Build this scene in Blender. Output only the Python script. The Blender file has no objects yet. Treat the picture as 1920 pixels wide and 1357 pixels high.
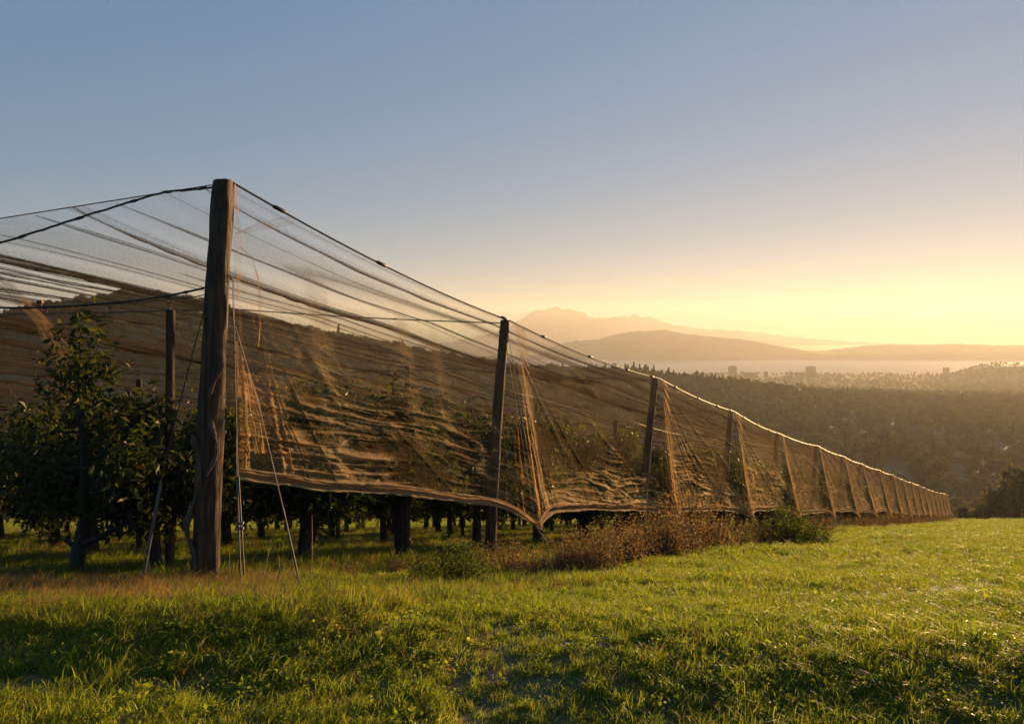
import bpy, math, random
import numpy as np
from mathutils import Vector
R = math.radians
random.seed(7); rng = np.random.default_rng(7)
S = bpy.context.scene
COL = S.collection

# ---------------------------------------------------------------- camera
cam = bpy.data.objects.new('camera', bpy.data.cameras.new('camera')); COL.objects.link(cam)
cam.data.sensor_width = 36; cam.data.lens = 26.25; cam.data.shift_y = -48.5/1920
cam.data.clip_start = 0.05; cam.data.clip_end = 40000
cam.location = (0, 0, 0); cam.rotation_euler = (R(90), 0, 0)
S.camera = cam
# ---------------------------------------------------------------- light
SUN_EL, SUN_AZ = 4.0, 38.5          # azimuth clockwise from +Y (the view direction)
w = bpy.data.worlds.new('World'); S.world = w; w.use_nodes = True
nt = w.node_tree; nt.nodes.clear()
sky = nt.nodes.new('ShaderNodeTexSky'); sky.sky_type = 'NISHITA'; sky.sun_disc = False
sky.sun_elevation = R(SUN_EL); sky.sun_rotation = R(SUN_AZ)
sky.altitude = 400; sky.air_density = 1.0; sky.dust_density = 0.05; sky.ozone_density = 2.8
bg = nt.nodes.new('ShaderNodeBackground'); bg.inputs['Strength'].default_value = 0.073
wo = nt.nodes.new('ShaderNodeOutputWorld')
gm = nt.nodes.new('ShaderNodeGamma'); gm.inputs[1].default_value = 0.26   # the flat tone range of a phone picture, the same for the whole sky
nt.links.new(sky.outputs[0], gm.inputs[0]); hs = nt.nodes.new('ShaderNodeHueSaturation'); hs.inputs['Saturation'].default_value = 1.9
nt.links.new(gm.outputs[0], hs.inputs['Color']); wb = nt.nodes.new('ShaderNodeMixRGB'); wb.blend_type = 'MULTIPLY'; wb.inputs[0].default_value = 1; wb.inputs[2].default_value = (.74, 1.02, 1.30, 1)   # white balance
nt.links.new(hs.outputs[0], wb.inputs[1]); nt.links.new(wb.outputs[0], bg.inputs[0]); nt.links.new(bg.outputs[0], wo.inputs[0])
sl = bpy.data.lights.new('sun', 'SUN'); sl.energy = 5.0; sl.angle = R(0.5); sl.color = (1.0, 0.62, 0.27)
sun = bpy.data.objects.new('sun', sl); COL.objects.link(sun)
sd = Vector((math.sin(R(SUN_AZ))*math.cos(R(SUN_EL)), math.cos(R(SUN_AZ))*math.cos(R(SUN_EL)), math.sin(R(SUN_EL))))
sun.rotation_euler = sd.to_track_quat('Z', 'Y').to_euler()
S.view_settings.view_transform = 'Standard'; S.view_settings.look = 'None'
S.view_settings.gamma = 1; S.view_settings.use_curve_mapping = False
S.view_settings.exposure = 1.88
HAZE_DENSITY = 1.0e-4
c = S.cycles
c.max_bounces = 6; c.diffuse_bounces = 2; c.glossy_bounces = 2; c.transmission_bounces = 3
c.volume_bounces = 0; c.transparent_max_bounces = 40; c.use_denoising = True
c.sample_clamp_indirect = 4; c.caustics_reflective = False; c.caustics_refractive = False

# ---------------------------------------------------------------- helpers
def px(x, y, Y):                        # a point of the photograph at depth Y, used only for surveying
    return np.array([(x-960)/1400*Y, Y, (630-y)/1400*Y])
def _h(i, j, s):
    n = (i*374761393 + j*668265263 + s*1442695041) & 0xffffffff
    n = ((n ^ (n >> 13))*1274126177) & 0xffffffff
    return ((n ^ (n >> 16)) & 0xffff)/65535.0
def vn(x, y, s=0):                      # value noise -1..1
    x = np.asarray(x, float); y = np.asarray(y, float); x, y = np.broadcast_arrays(x, y)
    i = np.floor(x).astype(np.int64); j = np.floor(y).astype(np.int64)
    u = x-i; v = y-j; u = u*u*(3-2*u); v = v*v*(3-2*v)
    return 2*((_h(i, j, s)*(1-u)+_h(i+1, j, s)*u)*(1-v)+(_h(i, j+1, s)*(1-u)+_h(i+1, j+1, s)*u)*v)-1
def fbm(x, y, s=0, o=4):
    t = 0; a = 1; f = 1; n = 0
    for k in range(o): t = t+a*vn(x*f, y*f, s+k*17); n += a; a *= .5; f *= 2.03
    return t/n
def ridge(v): return 1-np.abs(v)*2      # 1 on the crest
def sst(a, b, x):
    t = np.clip((np.asarray(x, float)-a)/(b-a), 0, 1); return t*t*(3-2*t)

def mesh_np(name, V, F, mat, smooth=True, attrs=None):
    me = bpy.data.meshes.new(name)
    V = np.asarray(V, np.float32); F = np.asarray(F, np.int32)
    k = F.shape[1]
    me.vertices.add(len(V)); me.vertices.foreach_set('co', V.ravel())
    me.loops.add(F.size); me.loops.foreach_set('vertex_index', F.ravel())
    me.polygons.add(len(F)); me.polygons.foreach_set('loop_start', np.arange(0, F.size, k, dtype=np.int32))
    me.polygons.foreach_set('use_smooth', np.full(len(F), smooth))
    for n, a in (attrs or {}).items():
        at = me.attributes.new(n, 'FLOAT', 'POINT'); at.data.foreach_set('value', np.asarray(a, np.float32).ravel())
    me.update(calc_edges=True)
    if mat: me.materials.append(mat)
    return me
def link(name, me, parent=None, loc=None):
    o = bpy.data.objects.new(name, me); COL.objects.link(o)
    if parent: o.parent = parent
    if loc is not None: o.location = tuple(map(float, loc))
    return o
def tag(o, label=None, cat=None, group=None, kind=None):
    if label: o['label'] = label
    if cat: o['category'] = cat
    if group: o['group'] = group
    if kind: o['kind'] = kind
    return o
def empty(name, loc, label, cat, group=None):
    return tag(link(name, None, None, loc), label, cat, group)
def grid_faces(n, m, wrap=False):       # n rows, m columns
    i, j = np.meshgrid(np.arange(n-1), np.arange(m if wrap else m-1), indexing='ij'); j2 = (j+1) % m
    return np.stack([i*m+j, i*m+j2, (i+1)*m+j2, (i+1)*m+j], -1).reshape(-1, 4)
class MB:                               # collects pieces of one mesh
    def __init__(s): s.V = []; s.F = []; s.n = 0
    def add(s, V, F):
        V = np.asarray(V, float); F = np.asarray(F)
        if F.shape[1] == 3: F = np.concatenate([F, F[:, 2:3]], 1)
        s.V.append(V); s.F.append(F+s.n); s.n += len(V)
    def tube(s, pts, rad, seg=6, cap=True, wob=0):
        pts = np.asarray(pts, float); n = len(pts); rad = np.broadcast_to(np.asarray(rad, float), (n,))
        T = np.gradient(pts, axis=0); T /= np.linalg.norm(T, axis=1)[:, None]+1e-9
        ref = np.array([0, 0, 1.]) if abs(T[:, 2]).mean() < .8 else np.array([1., 0, 0])
        A = np.cross(T, ref); A /= np.linalg.norm(A, axis=1)[:, None]+1e-9; B = np.cross(T, A)
        a = np.arange(seg)/seg*2*math.pi
        rr = rad[:, None]*np.ones(seg)
        if wob: rr = rr*(1+wob*fbm(np.cos(a)[None]*1.3+np.arange(n)[:, None]*.35+pts[0, 0], np.sin(a)[None]*1.3+np.arange(n)[:, None]*.1, 5))
        V = pts[:, None]+rr[..., None]*(A[:, None]*np.cos(a)[None, :, None]+B[:, None]*np.sin(a)[None, :, None])
        s.add(V.reshape(-1, 3), grid_faces(n, seg, True))
        if cap:
            for e in (0, n-1):
                s.add(np.concatenate([V[e], pts[e][None]]), [[k, (k+1) % seg, seg] for k in range(seg)])
    def box(s, c0, c1):
        x0, y0, z0 = c0; x1, y1, z1 = c1
        s.add([(x0, y0, z0), (x1, y0, z0), (x1, y1, z0), (x0, y1, z0), (x0, y0, z1), (x1, y0, z1), (x1, y1, z1), (x0, y1, z1)],
              [(0, 3, 2, 1), (4, 5, 6, 7), (0, 1, 5, 4), (1, 2, 6, 5), (2, 3, 7, 6), (3, 0, 4, 7)])
    def mesh(s, name, mat, smooth=True, attrs=None):
        V = np.concatenate(s.V); F = np.concatenate(s.F)
        me = bpy.data.meshes.new(name)
        tri = F[:, 2] == F[:, 3]
        cnt = np.where(tri, 3, 4).astype(np.int32)
        idx = np.concatenate([f[:3] if t else f for f, t in zip(F, tri)]) if tri.any() and not tri.all() else (F[:, :3].ravel() if tri.all() else F.ravel())
        me.vertices.add(len(V)); me.vertices.foreach_set('co', V.astype(np.float32).ravel())
        me.loops.add(len(idx)); me.loops.foreach_set('vertex_index', idx.astype(np.int32))
        st = np.concatenate([[0], np.cumsum(cnt)[:-1]]).astype(np.int32)
        me.polygons.add(len(F)); me.polygons.foreach_set('loop_start', st)
        me.polygons.foreach_set('use_smooth', np.full(len(F), smooth))
        for n, a in (attrs or {}).items():
            at = me.attributes.new(n, 'FLOAT', 'POINT'); at.data.foreach_set('value', np.asarray(a, np.float32).ravel())
        me.update(calc_edges=True); me.materials.append(mat)
        return me

# ---------------------------------------------------------------- materials
class NT:
    def __init__(s, name):
        s.m = bpy.data.materials.new(name); s.m.use_nodes = True; s.t = s.m.node_tree; s.t.nodes.clear()
        s.out = s.n('OutputMaterial')
    def n(s, typ, **k):
        o = s.t.nodes.new('ShaderNode'+typ)
        for a, v in k.items():
            if a.startswith('i_'):
                key = a[2:]; key = int(key) if key.isdigit() else key.replace('_', ' ')
                if isinstance(v, bpy.types.NodeSocket): s.t.links.new(v, o.inputs[key])
                else: o.inputs[key].default_value = v
            else: setattr(o, a, v)
        return o
    def math(s, op, a, b=0.0, c=None):
        o = s.n('Math', operation=op, i_0=a, i_1=b)
        if c is not None:
            if isinstance(c, bpy.types.NodeSocket): s.t.links.new(c, o.inputs[2])
            else: o.inputs[2].default_value = c
        return o.outputs[0]
    def noise(s, scale, detail=4, vec=None, rough=.55, dist=0):
        o = s.n('TexNoise', i_Scale=scale, i_Detail=detail, i_Roughness=rough, i_Distortion=dist)
        if vec is not None: s.t.links.new(vec, o.inputs['Vector'])
        return o.outputs[0]
    def coord(s, which='Object', scale=None):
        v = s.n('TexCoord').outputs[which]
        if scale: v = s.n('Mapping', i_Vector=v, i_Scale=scale).outputs[0]
        return v
    def ramp(s, f, stops):
        r = s.n('ValToRGB', i_0=f); e = r.color_ramp.elements
        while len(e) < len(stops): e.new(.5)
        for k, (p, c) in enumerate(stops): e[k].position = p; e[k].color = (*c, 1)
        return r.outputs[0]
    def surf(s, x): s.t.links.new(x, s.out.inputs['Surface']); return s.m
    def bump(s, h, st=.5, d=.01): return s.n('Bump', i_Strength=st, i_Distance=d, i_Height=h).outputs[0]

def m_ground():
    t = NT('soil_and_turf'); g = t.n('NewGeometry').outputs['Position']
    a = t.ramp(t.noise(1.7, 6, g), [(.35, (.035, .04, .010)), (.5, (.055, .065, .012)), (.62, (.065, .052, .02)), (.75, (.08, .058, .03))])
    b = t.ramp(t.noise(.009, 5, g), [(.35, (.03, .045, .018)), (.5, (.06, .085, .025)), (.62, (.075, .085, .03)), (.7, (.05, .07, .025))])
    y = t.n('SeparateXYZ', i_0=g).outputs[1]
    f = t.n('MapRange', i_0=y, i_1=90., i_2=150.).outputs[0]
    m = t.n('MixRGB', i_0=f, i_1=a, i_2=b).outputs[0]
    return t.surf(t.n('BsdfPrincipled', i_Base_Color=m, i_Roughness=.9, i_Normal=t.bump(t.noise(9, 6, g), .6, .05)).outputs[0])
def m_leaf(name, c1, c2, c3, rough=.45, trans=.45, scale=3, spec=.3, gold=1.6, orand=.12):
    t = NT(name)
    oi = t.n('ObjectInfo').outputs['Random']
    nz = t.noise(scale, 3, t.n('NewGeometry').outputs['Position'])
    f = t.math('ADD', t.math('MULTIPLY', nz, .8), t.math('MULTIPLY', t.n('NewGeometry').outputs['Random Per Island'], .35))
    f = t.math('ADD', f, t.math('MULTIPLY_ADD', oi, orand, -.4*(orand-.12)))
    col = t.ramp(f, [(.3, c1), (.6, c2), (.9, c3)])
    p = t.n('BsdfPrincipled', i_Base_Color=col, i_Roughness=rough); p.inputs['Specular IOR Level'].default_value = spec
    tc = t.n('MixRGB', blend_type='MULTIPLY', i_0=1., i_1=col, i_2=(gold*1.05, gold*1.05, gold*.55, 1)).outputs[0]
    tr = t.n('BsdfTranslucent', i_Color=tc)
    return t.surf(t.n('MixShader', i_0=trans, i_1=p.outputs[0], i_2=tr.outputs[0]).outputs[0])
def m_wood(name, c1, c2, sc=(18, 18, 1.5)):
    t = NT(name); v = t.coord('Object', sc)
    n1 = t.noise(1, 6, v, .65); n2 = t.noise(7, 3, t.coord())
    col = t.ramp(t.math('ADD', t.math('MULTIPLY', n1, .8), t.math('MULTIPLY', n2, .2)), [(.36, c1), (.5, tuple(.35*b+.65*a for a, b in zip(c1, c2))), (.64, c2), (.75, tuple(1.25*b+.02 for b in c2))])
    return t.surf(t.n('BsdfPrincipled', i_Base_Color=col, i_Roughness=.8, i_Normal=t.bump(n1, 1.0, .05)).outputs[0])
def m_plain(name, col, rough=.6, metal=0.0, var=.3, sc=6):
    t = NT(name); n = t.noise(sc, 4, t.coord())
    a = tuple(x*(1-var) for x in col); b = tuple(min(1, x*(1+var)) for x in col)
    return t.surf(t.n('BsdfPrincipled', i_Base_Color=t.ramp(n, [(.3, a), (.7, b)]), i_Roughness=rough, i_Metallic=metal).outputs[0])
def m_net(name, cov, col, tcol, seed=0):
    # thin knitted net: how much the threads cover grows with the grazing angle of any ray through it
    t = NT(name); g = t.n('NewGeometry')
    dt = t.math('ABSOLUTE', t.n('VectorMath', operation='DOT_PRODUCT', i_0=g.outputs['Normal'], i_1=g.outputs['Incoming']).outputs['Value'])
    inv = t.math('DIVIDE', 1.0, t.math('MAXIMUM', dt, .07))
    at = t.n('Attribute', attribute_name='cov').outputs['Fac']
    nz = t.noise(48, 4, g.outputs['Position'], .8)
    fine = t.math('MULTIPLY_ADD', t.math('POWER', nz, 2.0), 3.2, .2)
    cv = t.math('MULTIPLY', t.math('MULTIPLY', at, cov), fine)
    cv = t.math('MINIMUM', cv, .93)
    fac = t.math('SUBTRACT', 1.0, t.math('POWER', t.math('SUBTRACT', 1.0, cv), inv))
    bn = t.bump(t.noise(160, 2, g.outputs['Position'], .8), 1.0, .012)
    d = t.n('BsdfDiffuse', i_Color=(*col, 1), i_Normal=bn); tr = t.n('BsdfTranslucent', i_Color=(*tcol, 1), i_Normal=bn)
    th = t.n('MixShader', i_0=.5, i_1=d.outputs[0], i_2=tr.outputs[0]).outputs[0]
    gl = t.n('BsdfGlossy', i_Color=(.8, .7, .5, 1), i_Roughness=.6, i_Normal=bn)
    th = t.n('MixShader', i_0=.04, i_1=th, i_2=gl.outputs[0]).outputs[0]
    tp = t.n('BsdfTransparent')
    return t.surf(t.n('MixShader', i_0=fac, i_1=tp.outputs[0], i_2=th).outputs[0])
def m_water():
    t = NT('lake_water'); g = t.n('NewGeometry').outputs['Position']
    b = t.bump(t.noise(.03, 5, g), .12, 1.0)
    return t.surf(t.n('BsdfPrincipled', i_Base_Color=(.16, .17, .17, 1), i_Roughness=.45, i_IOR=1.33, i_Normal=b).outputs[0])

M = dict(
 ground=m_ground(),
 grass=m_leaf('grass_blades', (.050, .078, .008), (.112, .145, .013), (.20, .188, .03), .5, .58, 1.2, .2, 2.05),
 grass_dry=m_leaf('dry_grass', (.14, .09, .035), (.24, .15, .06), (.30, .20, .09), .7, .5, 2),
 clover=m_leaf('meadow_leaves', (.060, .09, .008), (.125, .165, .013), (.20, .19, .03), .5, .58, .8, .2, 2.05),
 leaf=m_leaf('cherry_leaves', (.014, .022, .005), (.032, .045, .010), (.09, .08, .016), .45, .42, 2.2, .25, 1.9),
 weed=m_leaf('dry_weed_heads', (.075, .048, .034), (.15, .095, .062), (.25, .175, .11), .8, .5, 4, .15, 1.5),
 shrub=m_leaf('shrub_leaves', (.03, .05, .012), (.06, .085, .02), (.12, .12, .03), .7, .4, 4, .08),
 forest=m_leaf('forest_leaves', (.025, .035, .012), (.045, .055, .018), (.10, .085, .025), .7, .3, .05, .2, 1.6, .5),
 bark=m_wood('cherry_bark', (.03, .022, .016), (.085, .062, .045)),
 post=m_wood('weathered_post', (.020, .012, .008), (.17, .085, .042), (26, 26, 1.6)),
 steel=m_plain('dark_wire', (.035, .03, .028), .5, .4),
 galv=m_plain('galvanised_steel', (.13, .11, .09), .7, .2),
 hook=m_plain('rusty_hook', (.10, .05, .03), .6, .5),
 rope=m_plain('pale_rope', (.24, .18, .12), .9),
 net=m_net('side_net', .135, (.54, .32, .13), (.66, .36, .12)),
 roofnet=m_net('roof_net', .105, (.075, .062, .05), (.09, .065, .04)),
 hem=m_net('hem_net', .8, (.40, .27, .16), (.50, .31, .16)),
 rock=m_plain('mountain_rock', (.09, .10, .11), .9, 0, .3, .002),
 hillm=m_plain('wooded_hill', (.04, .055, .025), .9, 0, .4, .004),
 water=m_water(),
 concrete=m_plain('concrete_facade', (.08, .075, .07), .8, 0, .12, .1),
 glass=m_plain('dark_window_glass', (.03, .035, .04), .15, 0, .1),
)

# ---------------------------------------------------------------- terrain
def near_ground(x, y):
    x = np.asarray(x, float); y = np.asarray(y, float)
    plane = -0.70-0.24*y
    near = -1.60-0.025*y
    wgt = sst(1.8, 6.2, y)
    z = near*(1-wgt)+plane*wgt
    left = sst(.8, -1.6, x)
    z = z+left*(.05*np.exp(-((y-5.0)/.7)**2)-.12*np.exp(-((y-3.85)/.6)**2))
    z = z+.045*fbm(x*.8, y*.8, 3)*sst(60, 10, np.abs(y))+.036*fbm(x*.45+y*.2, y*1.0-x*.25, 13, 2)*sst(26, 7, np.abs(y))
    z = z+.25*fbm(x*.06, y*.06, 9, 2)*sst(14, 40, y)
    return z
RID_X = [-900, -400, 0, 88, 250, 383, 440, 560, 700, 850, 1000, 1200, 1300, 1400, 1500, 1700, 1920, 2600]
RID_Y = [640, 600, 590, 566, 540, 560, 590, 614, 642, 670, 689, 693, 707, 719, 727, 740, 748, 760]
def ridge_line(q):                      # z/Y of the wooded ridge and its distance
    p = 960+1400*np.clip(q, -1.2, 1.1)
    yy = np.interp(p, RID_X, RID_Y)
    D = np.interp(p, [0, 400, 1000, 1500, 1920], [560, 620, 820, 1050, 1150])
    return (630-yy)/1400, D
def terrain(x, y):
    x = np.asarray(x, float); y = np.asarray(y, float)
    yy = np.maximum(y, 1.0); q = np.clip(x/yy, -1.2, 1.1)
    zr, D = ridge_line(q); zr = zr*D-11
    base = near_ground(x, y)
    k = np.zeros_like(yy)
    z = np.where(y < 112, base, 0)
    # beyond the brow of the field
    z112 = -27.6
    Y1, Z1 = 135., -36.; Y2, Z2 = 210., -63.; Y3, Z3 = 330., -83.
    def seg(a, za, b, zb, f=lambda t: t): 
        t = np.clip((y-a)/(b-a), 0, 1); return za+(zb-za)*f(t)
    zz = seg(112, z112, Y1, Z1, lambda t: .6*t+.4*t*t)
    zz = np.where(y > Y1, seg(Y1, Z1, Y2, Z2), zz)
    zz = np.where(y > Y2, seg(Y2, Z2, Y3, Z3, lambda t: t*(2-t)), zz)
    t = np.clip((y-Y3)/(D-Y3), 0, 1)
    zz = np.where(y > Y3, Z3+(zr-Z3)*t, zz)
    t = np.clip((y-D)/(2050-D), 0, 1); zz = np.where(y > D, zr+(-152-zr)*(t*t*(3-2*t)), zz)
    p = 960+1400*q
    rise = 46*sst(1760, 1860, p)*np.exp(-((y-2720)/230)**2)
    zz = np.where(y > 2000, -152+rise, zz)
    zz = np.where(y > 2960, np.maximum(-152-(y-2960)*.25, -168), zz)
    zz = np.where(y > 4900, np.minimum(-168+(y-4900)*.12, -156+(y-5000)*.014), zz)
    zz = zz+sst(150, 400, y)*sst(2960, 2600, y)*fbm(x/160, y/160, 21)*5
    return np.where(y < 112, base, zz)
def ground_sheet():
    th = np.concatenate([np.arange(-180, -48, 6), np.arange(-48, 48.01, .45), np.arange(54, 180, 6)])*math.pi/180
    r = np.concatenate([[.05], np.geomspace(.6, 9300/math.cos(R(44)), 230)])
    rr, tt = np.meshgrid(r, th, indexing='ij')
    x = np.clip(rr*np.sin(tt), -3300, 6300); y = np.clip(rr*np.cos(tt), -250, 9300)
    V = np.stack([x, y, terrain(x, y)], -1).reshape(-1, 3)
    f = grid_faces(len(r), len(th), True)[:, ::-1]
    return V, f
V, F = ground_sheet()
tag(link('ground', mesh_np('ground', V, F, M['ground'])), kind='structure')
me = mesh_np('lake', [(-3200, 2900, -160), (6200, 2900, -160), (6200, 5200, -160), (-3200, 5200, -160)], [(0, 1, 2, 3)], M['water'])
tag(link('lake', me), kind='structure')

def far_ridge(name, prof, Y, halfw, zbase, mat, seed, rough, nx=320, ny=15):
    pxs = np.linspace(prof[0][0], prof[-1][0], nx)
    ys = np.interp(pxs, [p[0] for p in prof], [p[1] for p in prof])
    ztop = (630-ys)/1400*Y
    ztop = ztop+rough*fbm(pxs/9, pxs*0, seed, 5)
    v = np.linspace(-1, 1, ny)
    X = ((pxs-960)/1400*Y)[None, :]*np.ones((ny, 1)); YY = Y+v[:, None]*halfw+0*X
    pr = (1-np.abs(v[:, None]))**1.2
    Z = zbase+(ztop[None]-zbase)*pr+(rough*1.5*fbm(X/90, YY/90, seed+3))*(pr*(1-pr)*4)
    Vv = np.stack([X, YY, Z], -1).reshape(-1, 3)
    return tag(link(name, mesh_np(name, Vv, grid_faces(ny, nx)[:, ::-1], mat)), kind='structure')
far_ridge('wooded_hill', [(1000, 668), (1060, 641), (1090, 638), (1120, 637), (1150, 628), (1180, 622), (1240, 618), (1262, 621), (1290, 626), (1345, 632), (1400, 637), (1440, 644), (1500, 655), (1560, 664), (1640, 672)], 5500, 300, -150, M['hillm'], 31, 6)
far_ridge('low_hills', [(1380, 668), (1500, 661), (1580, 653), (1620, 648), (1670, 645), (1720, 646), (1800, 645), (1900, 647), (2100, 643), (2300, 650)], 6000, 350, -150, M['hillm'], 47, 5)
far_ridge('far_shore', [(700, 668), (1000, 667), (1200, 666), (1400, 665), (1600, 664), (1750, 662), (1920, 661), (2150, 663), (2300, 670)], 5150, 150, -162, M['hillm'], 53, 7)
far_ridge('mountain_range', [(560, 668), (700, 655), (850, 640), (930, 622), (975, 601), (988, 592), (1000, 585), (1012, 581), (1024, 580), (1033, 576), (1046, 576), (1053, 580), (1064, 578), (1080, 583), (1092, 585), (1102, 591), (1118, 597), (1135, 596), (1160, 594), (1178, 593), (1192, 589), (1203, 594), (1216, 592), (1228, 599), (1250, 604), (1275, 611), (1320, 616), (1380, 619), (1450, 627), (1520, 634), (1600, 640), (1750, 646)], 9050, 350, -155, M['rock'], 61, 17, 900)

# ---------------------------------------------------------------- haze
hz = MB(); hz.box((-3500, -300, -171), (6500, 9500, 362))
t = NT('haze_air'); t.t.links.new(t.n('VolumePrincipled', i_Color=(.78, .76, .72, 1), i_Density=HAZE_DENSITY, i_Anisotropy=.34).outputs[0], t.out.inputs['Volume'])
tag(link('haze', hz.mesh('haze', t.m, False)), kind='stuff')

# ---------------------------------------------------------------- instancing of uncountable stuff
def scatter(name, pts, rot, scl, pick, sources, kind='stuff'):
    me = bpy.data.meshes.new(name); me.vertices.add(len(pts)); me.vertices.foreach_set('co', np.asarray(pts, np.float32).ravel())
    a = me.attributes.new('rot', 'FLOAT_VECTOR', 'POINT'); a.data.foreach_set('vector', np.asarray(rot, np.float32).ravel())
    a = me.attributes.new('scl', 'FLOAT_VECTOR', 'POINT'); a.data.foreach_set('vector', np.asarray(scl, np.float32).ravel())
    a = me.attributes.new('pick', 'INT', 'POINT'); a.data.foreach_set('value', np.asarray(pick, np.int32))
    o = link(name, me); o['kind'] = kind
    coll = bpy.data.collections.new(name+'_sources')
    for k, m in enumerate(sources): coll.objects.link(bpy.data.objects.new('%s_tuft_%02d' % (name, k), m))
    ng = bpy.data.node_groups.new(name+'_scatter', 'GeometryNodeTree')
    ng.interface.new_socket('Geometry', in_out='INPUT', socket_type='NodeSocketGeometry')
    ng.interface.new_socket('Geometry', in_out='OUTPUT', socket_type='NodeSocketGeometry')
    N = ng.nodes; gi = N.new('NodeGroupInput'); go = N.new('NodeGroupOutput'); ip = N.new('GeometryNodeInstanceOnPoints')
    ci = N.new('GeometryNodeCollectionInfo'); ci.inputs['Collection'].default_value = coll
    ci.inputs['Separate Children'].default_value = True; ci.inputs['Reset Children'].default_value = True
    ip.inputs['Pick Instance'].default_value = True
    def at(n, t):
        x = N.new('GeometryNodeInputNamedAttribute'); x.data_type = t; x.inputs['Name'].default_value = n; return x.outputs[0]
    L = ng.links.new
    L(gi.outputs[0], ip.inputs['Points']); L(ci.outputs[0], ip.inputs['Instance'])
    L(at('pick', 'INT'), ip.inputs['Instance Index']); L(at('rot', 'FLOAT_VECTOR'), ip.inputs['Rotation']); L(at('scl', 'FLOAT_VECTOR'), ip.inputs['Scale'])
    L(ip.outputs[0], go.inputs[0])
    o.modifiers.new('scatter', 'NODES').node_group = ng
    return o

def blades(n, rad, hmin, hmax, wid, lean, mat, seed, seg=3):
    g = np.random.default_rng(seed)
    a = g.uniform(0, 2*math.pi, n); r = rad*np.sqrt(g.uniform(0, 1, n))
    b = np.stack([r*np.cos(a), r*np.sin(a), np.zeros(n)], -1)
    h = g.uniform(hmin, hmax, n); d = g.uniform(0, 2*math.pi, n); L = h*g.uniform(.1, lean, n)
    dr = np.stack([np.cos(d), np.sin(d), 0*d], -1); sd_ = np.stack([-np.sin(d), np.cos(d), 0*d], -1)
    tw = g.uniform(-.9, .9, n); sd_ = sd_*np.cos(tw)[:, None]+dr*np.sin(tw)[:, None]
    Vs = []; F = []
    for k in range(seg+1):
        t = k/seg; c = b+dr*(L*t*t)[:, None]; c[:, 2] += h*(t-.28*lean*t*t*t)
        wd = wid*(1-t**1.6)*.5+1e-4
        Vs += [c-sd_*wd, c+sd_*wd]
    V = np.stack(Vs, 1).reshape(-1, 3)
    st = np.arange(n)*2*(seg+1)
    for k in range(seg): F.append(np.stack([st+2*k, st+2*k+1, st+2*k+3, st+2*k+2], -1))
    return mesh_np('tuft', V, np.concatenate(F), mat)
def leaflets(n, rad, h, size, mat, seed):
    g = np.random.default_rng(seed)
    a = g.uniform(0, 2*math.pi, n); r = rad*np.sqrt(g.uniform(0, 1, n))
    c = np.stack([r*np.cos(a), r*np.sin(a), g.uniform(.35, 1, n)*h], -1)
    return leaf_mesh(c, size*g.uniform(.6, 1.3, n), g, mat, .8, .9)
def leaf_mesh(c, L, g, mat, wr=.45, up=.2, droop=0.0, name='leaves'):
    n = len(c)
    d = g.normal(size=(n, 3)); d[:, 2] = d[:, 2]*.5-droop; d /= np.linalg.norm(d, axis=1)[:, None]
    u = g.normal(size=(n, 3)); u[:, 2] += up*3
    s_ = np.cross(d, u); s_ /= np.linalg.norm(s_, axis=1)[:, None]+1e-9; nn = np.cross(s_, d)
    L = np.asarray(L)[:, None]
    V = np.stack([c, c+d*L*.45+s_*L*wr*.5+nn*L*.1, c+d*L, c+d*L*.45-s_*L*wr*.5+nn*L*.1], 1).reshape(-1, 3)
    st = np.arange(n)*4
    F = np.concatenate([np.stack([st, st+1, st+2], -1), np.stack([st, st+2, st+3], -1)])
    return mesh_np(name, V, F, mat, False)

# ---------------------------------------------------------------- survey of the orchard edge
ROW = np.array([.66, 1.0])              # direction of the rows (x per y)
OUT = np.array([.835, -.551, 0])        # outwards, across the row
def row_x(y): return -8.14+.66*y
tops_px = [(420, 341), (947, 601), (1229, 709), (1371, 771), (1457, 815), (1530, 842), (1578, 858), (1612, 871), (1645, 880)]
PY = [7.6, 11.8, 16.6, 21.4, 26.3, 31.5, 36.7, 41.7, 47.2]
BASE = []; TOP = []
for k in range(20):
    y = PY[k] if k < 9 else 47.2+(k-8)*5.1
    x = row_x(y); BASE.append(np.array([x, y, float(near_ground(x, y))]))
    if k < 9: TOP.append(px(*tops_px[k], y))
    else: TOP.append(np.array([x+.2, y, BASE[-1][2]+3.5]))
NP = len(BASE)
# smooth the heights of the far tops
for k in range(4, NP): TOP[k][2] = BASE[k][2]+np.interp(k, [4, 19], [3.55, 3.45])

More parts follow.
